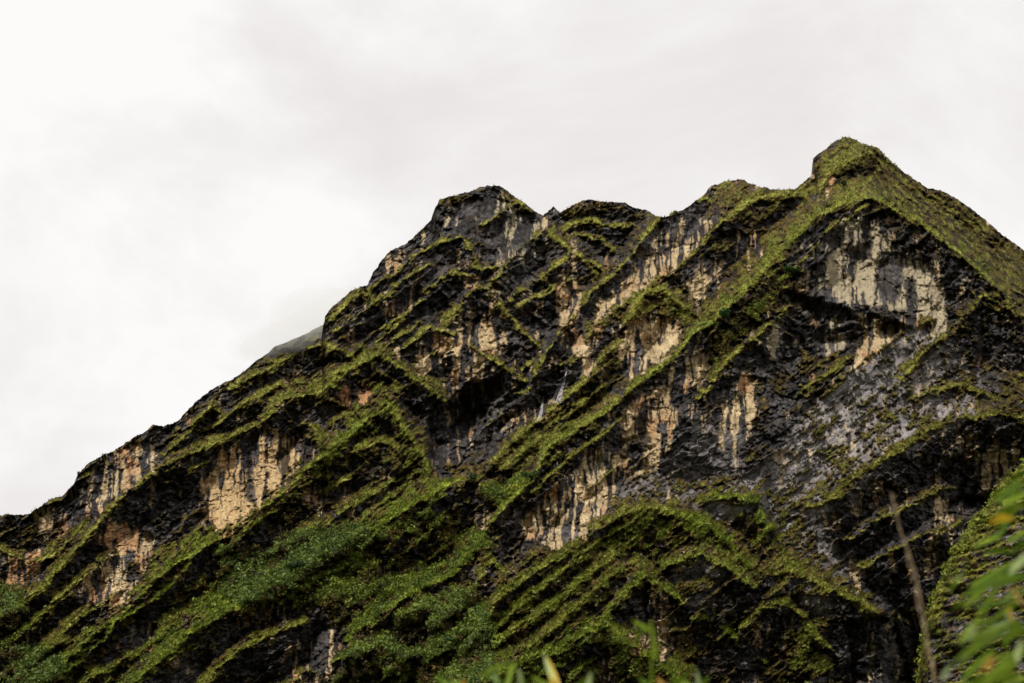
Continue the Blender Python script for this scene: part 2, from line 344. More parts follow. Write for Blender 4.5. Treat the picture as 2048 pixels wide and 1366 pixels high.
AF = .66
CA, SA = math.cos(R(39)), math.sin(R(39))
def relief(U, V, crests, broad, scale=1.0, det=1.0):
    ca, _, _ = cells(U/31, V/27, 3); cb, _, _ = cells(U/15+5, V/13, 8)
    wu = U + 2.5*fbm(U/60, V/60, 1, 2) + 1.6*vn(U/9, V/9, 6)
    wv = V + 2.5*fbm(U/60+7, V/60, 4, 2) + 1.8*vn(U/7+3, V/7, 8) + 4.5*ca + 3*cb
    B = np.zeros(U.shape)
    for (cx, cy, sx, sy, am) in broad:
        B += am*np.exp(-((wu-cx)/sx)**2-((wv-cy)/sy)**2)
    Q = B*0.86 + 14*fbm(U/170, V/130, 3, 3)
    grass = np.zeros(U.shape); tone = np.full(U.shape, .9); line = np.zeros(U.shape)
    for (pts, p, a, b, ga, gb, tn) in crests:
        px = np.array([q[0] for q in pts], float); py = np.array([q[1] for q in pts], float)
        c0 = px[0]-70; c1 = px[-1]+70
        m = (wu[0] > -1e9)
        sel = (U > c0) & (U < c1)
        if not sel.any(): continue
        x = wu[sel]; y = wv[sel]
        vc = np.interp(x, px, py)
        pp = np.interp(x, px, p) if isinstance(p, list) else p
        sl = (np.interp(x+6, px, py)-np.interp(x-6, px, py))/12
        cs = 1/np.sqrt(1+sl*sl)
        d = (vc-y)*cs                               # + above the crest, - below
        endd = np.maximum(np.maximum(px[0]-x, x-px[-1]), 0)
        span = np.minimum(np.minimum(x-px[0], px[-1]-x), 40)/40
        taper = -endd*1.2 - 9*(1-np.clip(span, 0, 1))
        big = 1 if (isinstance(p, list) or p > 40) else .6
        pert = 5*big*vn(x/30+pp_seed(pts), y/30, 9)
        q = pp + taper + pert - np.where(d > 0, b*d, -a*d*AF)
        # the edge of turf is rounded, the underside of it cut away
        q = q - .8*np.exp(-(d/3.0)**2)
        old = Q[sel]
        new = np.where(q > old, q, old)
        vis = ss(-3, 1.5, q-old)
        wvar = .30+1.25*np.clip(.5+.9*vn(x/17+pts[0][0]*.3, y/17, 2)+.5*vn(x/6, y/6, 5), 0, 1)
        dg = d/wvar
        g = np.where(d > 0, ss(ga*1.6+1, ga*.4, dg), ss(gb*1.9+1, gb*.2, -dg))*vis if ga > 0 else 0*vis
        G = grass[sel]*(1-vis) + g*vis
        grass[sel] = G
        L = line[sel]*(1-vis)+np.exp(-((d-1.5)/4.2)**2)*vis*(ga > 3)
        line[sel] = L
        T = tone[sel]*(1-vis)+tn*vis
        tone[sel] = T
        Q[sel] = new
    # small ledges, two sets of joints crossing
    def ledges(w, lam, amp, k, along):
        ww = w/lam + .12*fbm(U/(lam*1.6), V/(lam*1.6), k, 3) + .17*cells(U/(lam*1.1), V/(lam*.9), k)[0] + .9*fbm(U/170, V/170, k+1, 2) + .10*vn(U/(lam*.3), V/(lam*.3), k+1)
        f = ww-np.floor(ww); idn = np.floor(ww)
        h = np.where(f < .76, 1-f/.76, (f-.76)/.24)
        on = ss(-.05, .45, vn(along/(lam*6)+idn*7.7, idn*3.1, k+2))
        return amp*h*on, on*ss(.80, 1.0, f)+on*ss(.14, .0, f), h*on
    w1 = U*SA+V*CA; a1 = U*CA-V*SA
    w2 = -U*SA+V*CA; a2 = U*CA+V*SA
    mix = ss(-.15, .25, fbm(U/120, V/120, 12, 2))*ss(1080, 900, V)
    l1, g1, h1 = ledges(w1, 37, 12, 2, a1)
    l2, g2, h2 = ledges(w2, 43, 11, 5, a2)
    l3, g3, h3 = ledges(w1, 14, 4.6, 7, a1)
    l4, g4, h4 = ledges(w2, 16, 4.0, 9, a2)
    led = np.maximum(l1, l2*mix) + l3*.8 + l4*mix*.8
    gl = np.clip(g1+g2*mix, 0, 1)*.9 + .5*np.clip(g3+g4*mix, 0, 1)
    return Q, led, gl, grass, tone, line
def pp_seed(pts): return (pts[0][0]*.137+pts[0][1]*.071) % 97

Q, led, gl, grass, tone, line = relief(U, V, CR, BR)

W1 = U*SA+V*CA; A1 = U*CA-V*SA
nU = U + 9*fbm(U/22, V/22, 2, 4, .6); nV = V + 9*fbm(U/22+40, V/22, 6, 4, .6)
cream = np.zeros(U.shape); ctone = np.zeros(U.shape); cid = np.full(U.shape, -1)
SU = U + 5*fbm(U/30, V/34, 9, 2) + 1.6*vn(U/9, V/11, 4)
streak_n = vn(SU/8.5+.04*V/7, V/75, 3) + .7*vn(SU/3.8, V/40, 5) + .35*vn(SU/1.9, V/18, 9) + .55*fbm(U/16, V/22, 12, 3)
for i, (pts, st, tn, lb) in enumerate(CREAM):
    d = poly_sd(pts, nU, nV)
    if st > .8:
        # black seeps hang from the top of the big faces
        P = np.array(pts); y0, y1 = P[:, 1].min(), P[:, 1].max()
        fr = np.clip((V-y0)/(y1-y0), 0, 1)
        s_ = ss(-1.0+1.6*(1-fr)*(st < 1), -.55+1.6*(1-fr)*(st < 1), streak_n+.55*st-.1)
    else:
        s_ = ss(.55-1.25*st, .75-1.25*st, streak_n)
    c = ss(-3, 4, d+6*streak_n)*s_
    m = c > cream
    cream = np.where(m, c, cream); ctone = np.where(m, tn, ctone)
    if lb: cid = np.where(poly_sd(pts, nU, nV) > 0, i, cid)
inany = np.zeros(U.shape)
for (pts, st, tn, lb) in CREAM: inany = np.maximum(inany, ss(-4, 6, poly_sd(pts, nU, nV)))
stray = ss(.46, .66, streak_n + .35*fbm(U/70, V/50, 10, 3) - .05)*ss(-.22, .2, fbm(U/55, V/40, 13, 2))
cream = np.maximum(cream, .8*stray)
HOLE = [[(1752,560),(1760,505),(1800,500),(1806,560),(1790,612),(1764,590)],[(1640,470),(1690,450),(1700,480),(1660,505)],[(1700,500),(1745,480),(1740,520),(1712,520)],[(1806,560),(1830,550),(1840,612),(1818,610)],
 [(492,905),(505,900),(512,1000),(495,1002)],[(560,905),(578,900),(580,945),(560,950)],[(1240,460),(1330,440),(1290,520),(1250,530)],[(905,400),(960,395),(940,420),(910,440)],[(985,440),(1010,430),(1000,490),(980,490)],[(1268,840),(1290,830),(1300,880),(1280,900)]]
hole = np.zeros(U.shape)
for pts in HOLE: hole = np.maximum(hole, ss(-3, 4, poly_sd(pts, nU, nV)+3*streak_n))
cream = cream*(1-.9*hole)
blk, ble, _ = cells(W1/11+.3*fbm(U/9, V/9, 2, 2), A1/15, 6)
blk2, _, _ = cells(U/7, V/11, 12)
cream = cream*(1-(1-ss(-.55, -.25, blk+.5*blk2))*np.where(inany > .5, .35, 1))
CAVE = [([(872,858),(890,812),(930,788),(965,762),(1012,742),(1004,790),(975,820),(965,868),(920,880)],34),([(600,872),(632,884),(652,905),(632,922),(608,930)],16),
 ([(1572,588),(1630,600),(1700,618),(1720,640),(1690,650),(1630,640),(1590,612)],16),([(1748,632),(1785,640),(1822,655),(1800,668),(1770,668)],16),([(1888,628),(1925,640),(1905,664),(1880,668)],14),
 ([(1895,1010),(1930,985),(1960,1000),(1930,1060),(1895,1075)],18),([(1100,860),(1150,800),(1170,790),(1120,850)],10),
 ([(1690,1240),(1790,1230),(1830,1366),(1700,1366)],16),([(1230,885),(1268,872),(1275,905),(1240,925)],14),([(600,1330),(660,1290),(690,1240),(710,1270),(660,1366)],12)]
BARE = [[(700,560),(880,430),(1100,520),(1130,700),(1060,860),(900,960),(820,800),(740,720)],[(1120,440),(1290,450),(1230,540),(1150,510)],[(1500,640),(1720,720),(1560,860),(1450,950),(1380,900),(1440,760)],
 [(1700,950),(1950,900),(1950,1040),(1850,1200),(1800,1366),(1620,1366),(1700,1200),(1640,1060)],[(80,1030),(250,900),(330,880),(300,980),(180,1080)],[(330,960),(420,930),(410,1060),(300,1100),(180,1180),(240,1000)],
 [(280,1250),(420,1180),(360,1366),(230,1366)],[(540,1210),(680,1200),(690,1366),(560,1366)],[(860,480),(880,400),(990,380),(1080,440),(1060,530),(940,520)],[(1230,500),(1330,440),(1400,440),(1330,540),(1200,650)],
 [(1240,770),(1420,700),(1400,900),(1250,990),(1130,1100),(1040,1080),(1150,930)],[(1600,560),(1700,440),(1800,470),(1900,590),(1840,650),(1700,740),(1620,800)]]
bare = np.zeros(U.shape)
for pts in BARE: bare = np.maximum(bare, ss(-20, 20, poly_sd(pts, nU, nV)))
cave = np.zeros(U.shape)
for pts, dep in CAVE: cave = np.maximum(cave, dep*ss(-4, 7, poly_sd(pts, nU, nV)+2*streak_n))
gully = ss(-10, 25, poly_sd([(860,960),(850,880),(800,800),(880,800),(960,760),(1060,760),(1130,720),(1150,770),(1100,815),(1030,865),(985,920),(955,960),(900,985)], nU, nV))
slab = np.zeros(U.shape)
for (pts, st) in SLAB: slab = np.maximum(slab, st*ss(-16, 14, poly_sd(pts, nU, nV)))
leaf = np.zeros(U.shape); ltone = np.zeros(U.shape)
for (pts, st, tn) in LEAF:
    l = st*ss(-14, 14, poly_sd(pts, nU, nV)); m = l > leaf
    leaf = np.where(m, l, leaf); ltone = np.where(m, tn, ltone)

bigwall = ss(.3, 1, inany)
Q = Q + led*(1-.9*slab)*(1-.8*bigwall)*(1-.5*leaf) - cave - 14*gully

# broken rock
c1, e1, _ = cells(U/20+.3*V/20, V/13, 1)
c2, e2, _ = cells(U/8.5, V/7, 6)
c3, e3, _ = cells(U*SA/4.5+V*CA/4.5, (U*CA-V*SA)/9, 11)
rock = 6.0*c1 + 3.0*c2 + 1.6*c3 + .6*fbm(U/4, V/4, 4, 2)
rs = W1/6.2+.35*fbm(U/18, V/18, 7, 3); rf = rs-np.floor(rs)
rock += 1.7*np.where(rf < .85, 1-rf/.85, (rf-.85)/.15)*ss(-.3, .3, fbm(U/40, V/30, 5, 2))*(1-.6*bigwall)
rock += -1.6*ss(.12, 0, e1) - .8*ss(.12, 0, e2)
flute = 1.7*vn(U/6+.04*V/6, V/60, 3) + .8*vn(U/3, V/30, 5)
rock = rock + 5*cells(W1/26, A1/34, 3)[0]*bigwall*(ctone != 3)
rock = rock*(1-.8*slab)*(1-.55*bigwall) + flute*(.35+1.2*bigwall)*(1-slab)

# vegetation where the broad slope faces up
def grid_normal(P):
    du = np.gradient(P, axis=1); dv = np.gradient(P, axis=0)
    n = np.cross(du, dv)
    n /= np.linalg.norm(n, axis=2, keepdims=True)+1e-12
    n *= np.where(n[..., 1:2] > 0, -1, 1)
    return n
def base_y(U, V):
    tx, tz = ray(U, V)
    return 1113.0/(1.2-np.minimum(tz, 1.0))
YB = base_y(U, V)
Y = YB - Q
Pm = place(U, V, Y)
nm = grid_normal(Pm)
def blur(a, r):
    k = np.ones(2*r+1)/(2*r+1)
    a = np.apply_along_axis(lambda m: np.convolve(np.pad(m, r, 'edge'), k, 'valid'), 0, a)
    return np.apply_along_axis(lambda m: np.convolve(np.pad(m, r, 'edge'), k, 'valid'), 1, a)
upz = blur(nm[..., 2], 2)
n_big = fbm(U/60, V/45, 8, 4); n_fine = fbm(U/7, V/5, 2, 3, .6)
W1 = U*SA+V*CA; A1 = U*CA-V*SA
n_dir = fbm(W1/5, A1/22, 4, 3, .6)
veg = .80*grass + 1.0*leaf + .50*gl + 1.3*(upz-.46) + .60*n_big + .62*n_fine + .5*n_dir - .03 - .30*slab + .55*slab*ss(.1, .5, n_dir+.5*n_fine) - .55*bigwall - .55*gully - .6*ss(3, 9, cave) - .30*bare*(1-grass)
veg = veg - .35*ss(.2, 1, cream)
vegm = ss(.08, .42, veg)              # any growth (brown moss first)
green = ss(.62, 1.30, veg + .45*fbm(U/16, V/12, 9, 4, .65) + .45*n_dir + .55*line)
_, _, f1 = cells(W1/5.5, A1/9.5, 2)
_, _, f2 = cells(W1/3.0+9, A1/4.6, 9)
_, _, f3 = cells(U/13, V/9, 5)
dome1 = np.clip(1-f1*1.15, 0, 1); dome2 = np.clip(1-f2*1.1, 0, 1); dome3 = np.sqrt(np.clip(1-f3*1.1, 0, 1))
fold = ss(-30, 30, U-(1735+.25*(V-400)))*ss(-60, 10, 640-(V-.72*(U-1800)))*(U > 1600)
W2 = -U*SA+V*CA
WF = np.where(fold > .5, W2*1.12, W1)
sw = WF/(9.5+6.5*fold)+.5*fbm(U/22, V/22, 3, 3)+.25*vn(U/5, V/5, 1); sf = sw-np.floor(sw)
strat = np.where(sf < .8, 1-sf/.8, (sf-.8)/.2)*ss(-.3, .3, fbm(U/60, V/60, 9, 2)+.1)
shr = leaf*ss(.7, 1.2, ltone)
tuft = 4.6*dome1 + 2.4*dome2 + (4.2+5*fold)*strat*(1-shr) + 2.2*fbm(U/14, V/10, 12, 3) + shr*5.0*dome3
gap = (1-dome1*.8-dome2*.4)
Q2 = Q + rock*(1-.75*vegm) + (1.0+tuft)*vegm - 4*hole
Y = YB - Q2
Pm = place(U, V, Y)
# small real 3-D offsets so that the sheet is not a pure depth map
wob = .5*(1-vegm)
Pm[..., 0] += wob*vn(U/6, V/6, 13); Pm[..., 2] += .35*vn(U/4, V/4, 14)*vegm

# colours (of the stuff itself)
def C(*a): return np.array(a)
def lerp(a, b, f): return a*(1-f[..., None])+b*f[..., None]
one = np.ones(U.shape)
pat = fbm(U/26, V/20, 5, 4, .6); fin = fbm(U/4, V/4, 11, 3, .6)
rk = lerp(C(.017, .0155, .0155)*one[..., None], C(.084, .077, .077)*one[..., None], ss(-.3, .7, pat*.8+.8*fin))
rk = lerp(rk, C(.055, .036, .018)*one[..., None], ss(.15, .6, fbm(U/34, V/22, 14, 4, .6))*.6)
sl = lerp(C(.066, .060, .057)*one[..., None], C(.275, .252, .244)*one[..., None], ss(-.55, .6, fbm(W1/3, A1/26, 3, 4, .65)+.35*pat+.3*fin))
rk = rk*(.8+.4*ss(-.3, .3, fbm(W1/2.2, A1/18, 13, 2)))[..., None]
rk = lerp(rk, sl, slab*.9)
pale = ss(.45, .8, fbm(w := U/6, V/4, 15, 3, .6))*.5
rk = lerp(rk, C(.13, .125, .135)*one[..., None], pale*(1-slab)*.6)
cr = lerp(C(.30, .215, .115)*one[..., None], C(.50, .385, .22)*one[..., None], ss(-.5, .5, pat*.8+.5*fin))
cr = lerp(cr, C(.34, .175, .075)*one[..., None], np.clip(ss(.1, .6, fbm(U/38, V/45, 7, 3)+.25*(ctone == 1)+.3*ss(980, 1060, V)*(U < 600))*.8+.4*(ctone == 1), 0, 1)*((ctone < 2) | (ctone == 3)))
cr = lerp(cr, C(.44, .285, .125)*one[..., None], .55*(ctone == 3))
cr = lerp(cr, C(.30, .262, .180)*one[..., None], .75*(ctone == 2))
cr = lerp(cr, C(.10, .085, .07)*one[..., None], ss(.25, .55, fbm(U/3.3+V/9, V/6, 1, 3, .6))*.55)
crk = ss(.08, .0, e2)*.22 + ss(.07, 0, e1)*.4
cr = lerp(cr, C(.05, .045, .045)*one[..., None], np.clip(crk, 0, 1))
col = lerp(rk, cr, np.clip(cream, 0, 1)*.96)
moss = lerp(C(.020, .014, .005)*one[..., None], C(.092, .064, .015)*one[..., None], ss(-.5, .5, fbm(U/10, V/8, 6, 3, .6)))
gy = lerp(C(.052, .050, .009)*one[..., None], C(.222, .216, .042)*one[..., None], ss(-.55, .55, fbm(U/7, V/5, 3, 4, .65)+.15))
gf = lerp(C(.048, .068, .007)*one[..., None], C(.185, .225, .026)*one[..., None], ss(-.55, .55, fbm(U/8, V/6, 8, 4, .65)))
gs = lerp(C(.036, .054, .008)*one[..., None], C(.120, .160, .032)*one[..., None], ss(-.5, .5, fbm(U/7, V/5, 10, 4, .65)))
fresh = np.clip(ss(.95, 1.35, tone)*.75*ss(.1, .8, grass) + leaf*ltone + .3*fbm(U/50, V/40, 1, 2) + .25*ss(900, 1300, V)-.1, 0, 2)
line = line*(.35+.65*ss(-.3, .3, vn(A1/24, W1/24, 4)))
gy = gy*(.72+.5*line[..., None]); gf = gf*(.85+.6*line[..., None])
gcol = lerp(gy, gf, np.clip(fresh, 0, 1)); gcol = lerp(gcol, gs, np.clip(fresh-1, 0, 1))
vc = lerp(moss, gcol, green)
strip = ss(.10, .35, sf)*ss(.9, .65, sf)*fold*ss(-.5, .1, fbm(A1/60, W2/20, 4, 3)+.1)
vc = lerp(vc, moss*.5, strip)
green = green*(1-.8*strip)
col = lerp(col, vc, vegm)
col = np.clip(col, 0.004, .8)

# the far side of the mountain
top = Pm[0:1]; bk = []
bcol = []
for k, d in enumerate([700, 380, 200, 110, 60, 30, 14, 6]):
    o = top.copy(); o[..., 1] += d; o[..., 2] -= d*1.0 - 0.5*min(d, 6); o[..., 2] += (6*vn(U[0:1]/60, V[0:1]*0+k, 5) if d > 50 else 0)
    bk.append(o); bcol.append(col[0:1])
Pall = np.concatenate(bk+[Pm], 0); Call = np.concatenate(bcol+[col], 0)
NB = len(bk)

# ------------------------------------------------------------------ materials
def new_mat(name, rough=.9):
    m = bpy.data.materials.new(name); m.use_nodes = True
    b = m.node_tree.nodes['Principled BSDF']; b.inputs['Roughness'].default_value = rough
    b.inputs['Specular IOR Level'].default_value = .25
    return m, m.node_tree, b
def terrain_mat(name, sc1=.9, sc2=.22, bump=1.0, spec=.10):
    m, t, b = new_mat(name, .8)
    b.inputs['Specular IOR Level'].default_value = spec
    a = t.nodes.new('ShaderNodeVertexColor'); a.layer_name = 'tint'
    tcn = t.nodes.new('ShaderNodeTexCoord')
    n = t.nodes.new('ShaderNodeTexNoise'); n.inputs['Scale'].default_value = sc1; n.inputs['Detail'].default_value = 5; n.inputs['Roughness'].default_value = .7
    t.links.new(tcn.outputs['Object'], n.inputs['Vector'])
    mr = t.nodes.new('ShaderNodeMapRange'); mr.inputs['From Min'].default_value = .3; mr.inputs['From Max'].default_value = .7
    mr.inputs['To Min'].default_value = .38; mr.inputs['To Max'].default_value = 1.62
    t.links.new(n.outputs['Fac'], mr.inputs['Value'])
    mu = t.nodes.new('ShaderNodeVectorMath'); mu.operation = 'SCALE'
    t.links.new(a.outputs['Color'], mu.inputs[0]); t.links.new(mr.outputs['Result'], mu.inputs['Scale'])
    t.links.new(mu.outputs[0], b.inputs['Base Color'])
    n2 = t.nodes.new('ShaderNodeTexNoise'); n2.inputs['Scale'].default_value = sc2*4; n2.inputs['Detail'].default_value = 4
    t.links.new(tcn.outputs['Object'], n2.inputs['Vector'])
    bp = t.nodes.new('ShaderNodeBump'); bp.inputs['Strength'].default_value = bump; bp.inputs['Distance'].default_value = 1.0
    t.links.new(n2.outputs['Fac'], bp.inputs['Height']); t.links.new(bp.outputs[0], b.inputs['Normal'])
    return m
M_rock = terrain_mat('mountain_rock_and_turf')
M_near = terrain_mat('near_hill_turf', 1.6, .5, .5)

def link(o, parent=None):
    sc.collection.objects.link(o)
    if parent: o.parent = parent
    return o
def mesh_np(name, verts, faces, cols_=None, mat=None, smooth=True, parent=None):
    me = bpy.data.meshes.new(name)
    nf, k = faces.shape
    me.vertices.add(len(verts)); me.vertices.foreach_set('co', verts.astype(np.float32).ravel())
    me.loops.add(nf*k); me.loops.foreach_set('vertex_index', faces.astype(np.int32).ravel())
    me.polygons.add(nf); me.polygons.foreach_set('loop_start', np.arange(0, nf*k, k, dtype=np.int32))
    me.polygons.foreach_set('use_smooth', np.full(nf, smooth))
    if cols_ is not None:
        at = me.color_attributes.new('tint', 'FLOAT_COLOR', 'POINT')
        c4 = np.ones((len(verts), 4), np.float32); c4[:, :3] = cols_
        at.data.foreach_set('color', c4.ravel())
    me.update(calc_edges=True)
    if mat: me.materials.append(mat)
    return link(bpy.data.objects.new(name, me), parent)
def grid_faces(r, c):
    i = np.arange(r*c).reshape(r, c)
    return np.stack([i[:-1, :-1], i[1:, :-1], i[1:, 1:], i[:-1, 1:]], -1).reshape(-1, 4)
def sub_mesh(name, P, Cc, F, sel, mat, parent=None):
    f = F[sel]; used, inv = np.unique(f, return_inverse=True)
    return mesh_np(name, P[used], inv.reshape(f.shape), Cc[used], mat, True, parent)
def tag(o, **k):
    for a, b in k.items(): o[a] = b
    return o

rr, cc = Pall.shape[:2]
PV = Pall.reshape(-1, 3); CV = Call.reshape(-1, 3)
F = grid_faces(rr, cc)
cid_all = np.concatenate([np.full((NB, cc), -1), cid], 0).ravel()
fid = cid_all[F].max(1)
mountain = sub_mesh('mountain', PV, CV, F, fid < 0, M_rock)
tag(mountain, kind='structure', label='steep dark rock mountain with grassy ledges and sharp diagonal ridges')
for i, (pts, st, tn, lb) in enumerate(CREAM):
    if lb and (fid == i).any():
        o = sub_mesh('cliff_face', PV, CV, F, fid == i, M_rock, mountain)
        tag(o, label=lb)

def surf(u, v):
    """point of the mountain seen at (u, v)"""
    j = int(np.clip(np.searchsorted(cols, u), 0, len(cols)-1))
    i = int(np.argmin(np.abs(V[:, j]-v)))
    return Pm[i, j], (i, j)
# ------------------------------------------------------------------ far ridge in the mist
def small_hill(name, sky_pts, vb, u0, u1, du, rows, yfun, amp, colfun, mat, k0, back=300, edge=0):
    cs = np.arange(u0, u1, du) if not edge else np.concatenate([np.arange(u0, 2200, du), np.linspace(2206, 3390, 110)]); px = [p[0] for p in sky_pts]; py = [p[1] for p in sky_pts]
    vt = np.interp(cs, px, py) + 2.0*fbm(cs/14, cs*0+k0, k0, 4, .6) + edge*fbm(cs/9, cs*0+k0+.5, k0+3, 4, .7)
    tt = np.linspace(0, 1, rows)[:, None]
    v = vt[None]+(np.maximum(vb, vt+40)[None]-vt[None])*tt; u = np.broadcast_to(cs[None], v.shape)
    y, c = colfun(u, v, vt[None], yfun, amp)
    P = place(u, v, y)
    bks = []
    for d in (back, back*.4, back*.12, back*.03):
        o = P[0:1].copy(); o[..., 1] += d; o[..., 2] -= d*.9; bks.append(o)
    P = np.concatenate(bks+[P], 0); c = np.concatenate([c[0:1]]*4+[c], 0)
    ob = mesh_np(name, P.reshape(-1, 3), grid_faces(*P.shape[:2]), c.reshape(-1, 3), mat)
    return ob, u, v, P[4:]

def far_surface(u, v, vt, yf, amp):
    w1 = u*SA+v*CA; d, _, f = cells(w1/7, (u*CA-v*SA)/13, 4)
    y = 1113/(1.2-ray(u, v)[1]) + 260 - 24*fbm(u/34, v/26, 6, 4, .55) - 5*(1-f) - 10*np.abs(fbm(w1/20, u/60, 3, 3))
    g = ss(-.2, .35, fbm(u/14, v/9, 8, 4, .6)+.25)
    c = lerp(lerp(C(.03, .03, .032)*np.ones(u.shape)[..., None], C(.06, .05, .014)*np.ones(u.shape)[..., None], g), C(.13, .13, .03)*np.ones(u.shape)[..., None], ss(.1, .6, fbm(w1/6, u/20, 2, 3))*g)
    return y, c
far, _, _, farP = small_hill('distant_ridge', [(380,830),(470,762),(498,734),(512,721),(537,705),(548,694),(556,691),(575,684),(600,673),(622,661),(646,650),(700,622),(760,600)],
    830, 440, 720, 1.6, 90, None, 1, far_surface, M_rock, 3)
tag(far, kind='structure', label='grassy far ridge fading into mist behind the left skyline')

# ------------------------------------------------------------------ the near hillside at the right
NEAR = [(1780,1760),(1800,1640),(1818,1500),(1832,1380),(1845,1290),(1856,1226),(1868,1180),(1883,1147),(1905,1106),(1928,1066),(1950,1037),(1978,1003),(2000,968),(2024,944),(2048,925),(2100,890),(2300,790),(2700,700),(3400,760)]
def near_surface(u, v, vt, yf, amp):
    w1 = u*math.sin(R(14))+v*math.cos(R(14)); a1 = u*math.cos(R(14))-v*math.sin(R(14))
    d = v-vt
    tz = ray(u, v)[1]
    y = 430*1.15/(1.15-tz) - 16*(1-np.exp(-np.maximum(d, 0)/60))
    _, _, f1 = cells(w1/6, a1/10, 2); _, _, f2 = cells(w1/3, a1/4.5, 7); c1_, e1_, _ = cells(u/16, w1/7, 9)
    sw = w1/15+.4*fbm(u/30, v/30, 2, 3)+.2*vn(u/6, v/6, 5); sf = sw-np.floor(sw)
    st = np.where(sf < .75, 1-sf/.75, (sf-.75)/.25)
    g = 1.0*np.exp(-np.maximum(d, 0)/70) + .75*fbm(u/24, v/14, 3, 4, .6) + .5*fbm(u/6, v/4, 8, 3, .6) + .3*(sf > .7)-.0 + .55*ss(1250, 1400, v)*ss(1900, 1990, u)
    vg = ss(.02, .3, g); gr = ss(.2, .75, g+.3*fbm(u/9, v/7, 5, 3))
    y = y - 9*fbm(u/60, v/40, 6, 3) - 3.0*st - 1.2*c1_ - vg*(1.3*(1-f1)+.7*(1-f2)) - .8*fbm(u/5, v/4, 10, 3)*(1-vg)
    o = np.ones(u.shape)[..., None]
    rockc = lerp(C(.045, .04, .045)*o, C(.20, .175, .185)*o, ss(-.3, .5, fbm(u/12, w1/3.5, 7, 4, .6)))
    mossc = lerp(C(.03, .02, .008)*o, C(.105, .058, .012)*o, ss(-.3, .5, fbm(u/16, v/9, 1, 4, .6)))
    grc = lerp(C(.045, .05, .006)*o, C(.19, .19, .030)*o, ss(-.5, .5, fbm(u/7, v/5, 6, 4, .65)))
    return y, lerp(lerp(rockc, mossc, vg), grc, gr)
ncols_near = 1
nearhill, nU2, nV2, nearP = small_hill('near_hillside', NEAR, 1480, 1796, 2330, 2.0, 320, None, 1, near_surface, M_near, 6, 160, 13)
tag(nearhill, kind='structure', label='nearer mossy hillside with grass along its edge at the lower right')

# ------------------------------------------------------------------ valley floor
def ground():
    xs = np.concatenate([np.linspace(-15000, -400, 24), np.linspace(-300, 300, 61), np.linspace(400, 15000, 24)])
    ys = np.concatenate([np.linspace(-15000, -300, 20), np.linspace(-200, 900, 60), np.linspace(1000, 15000, 24)])
    X, Yg = np.meshgrid(xs, ys)
    r = np.hypot(X, Yg)
    Z = 1.2*fbm(X/60, Yg/60, 3, 3)*ss(5, 60, r) - .02
    P = np.stack([X, Yg, Z], -1)
    o = np.ones(X.shape)[..., None]
    c = lerp(C(.03, .045, .010)*o, C(.09, .11, .02)*o, ss(-.5, .5, fbm(X/40, Yg/40, 5, 3)))
    g = mesh_np('ground', P.reshape(-1, 3), grid_faces(*X.shape), c.reshape(-1, 3), M_near)
    tag(g, kind='structure', label='grassy valley floor below the mountain')
ground()

# ------------------------------------------------------------------ growth on the slopes
def leaf_mat(name, trans=.25, rough=.55, hue=None):
    m, t, b = new_mat(name, rough)
    b.inputs['Specular IOR Level'].default_value = .2
    a = t.nodes.new('ShaderNodeVertexColor'); a.layer_name = 'tint'
    n = t.nodes.new('ShaderNodeTexNoise'); n.inputs['Scale'].default_value = 3.0
    tcn = t.nodes.new('ShaderNodeTexCoord'); t.links.new(tcn.outputs['Object'], n.inputs['Vector'])
    mr = t.nodes.new('ShaderNodeMapRange'); mr.inputs['To Min'].default_value = .7; mr.inputs['To Max'].default_value = 1.3
    t.links.new(n.outputs['Fac'], mr.inputs['Value'])
    mu = t.nodes.new('ShaderNodeVectorMath'); mu.operation = 'SCALE'
    t.links.new(a.outputs['Color'], mu.inputs[0]); t.links.new(mr.outputs['Result'], mu.inputs['Scale'])
    t.links.new(mu.outputs[0], b.inputs['Base Color'])
    tr = t.nodes.new('ShaderNodeBsdfTranslucent'); t.links.new(mu.outputs[0], tr.inputs['Color'])
    ms = t.nodes.new('ShaderNodeMixShader'); ms.inputs[0].default_value = trans
    o = t.nodes['Material Output']
    t.links.new(b.outputs[0], ms.inputs[1]); t.links.new(tr.outputs[0], ms.inputs[2]); t.links.new(ms.outputs[0], o.inputs['Surface'])
    return m
M_leaf = leaf_mat('foliage')
M_blade = leaf_mat('foreground_leaf', .4, .4)
M_bark, _t, _b = new_mat('bark'); _b.inputs['Base Color'].default_value = (.05, .035, .02, 1)

inview = (U > -60) & (U < 2110) & (V < 1420)
def pick(weight, n):
    w = (weight*inview)[:NR].ravel().astype(np.float64)
    c = np.cumsum(w); r = rng.random(n)*c[-1]
    return np.searchsorted(c, r)
flatP = Pm.reshape(-1, 3); flatC = col.reshape(-1, 3)
wcell = (V[1:NR+1]-V[:NR])
wfull = np.zeros(U.shape); wfull[:NR] = wcell
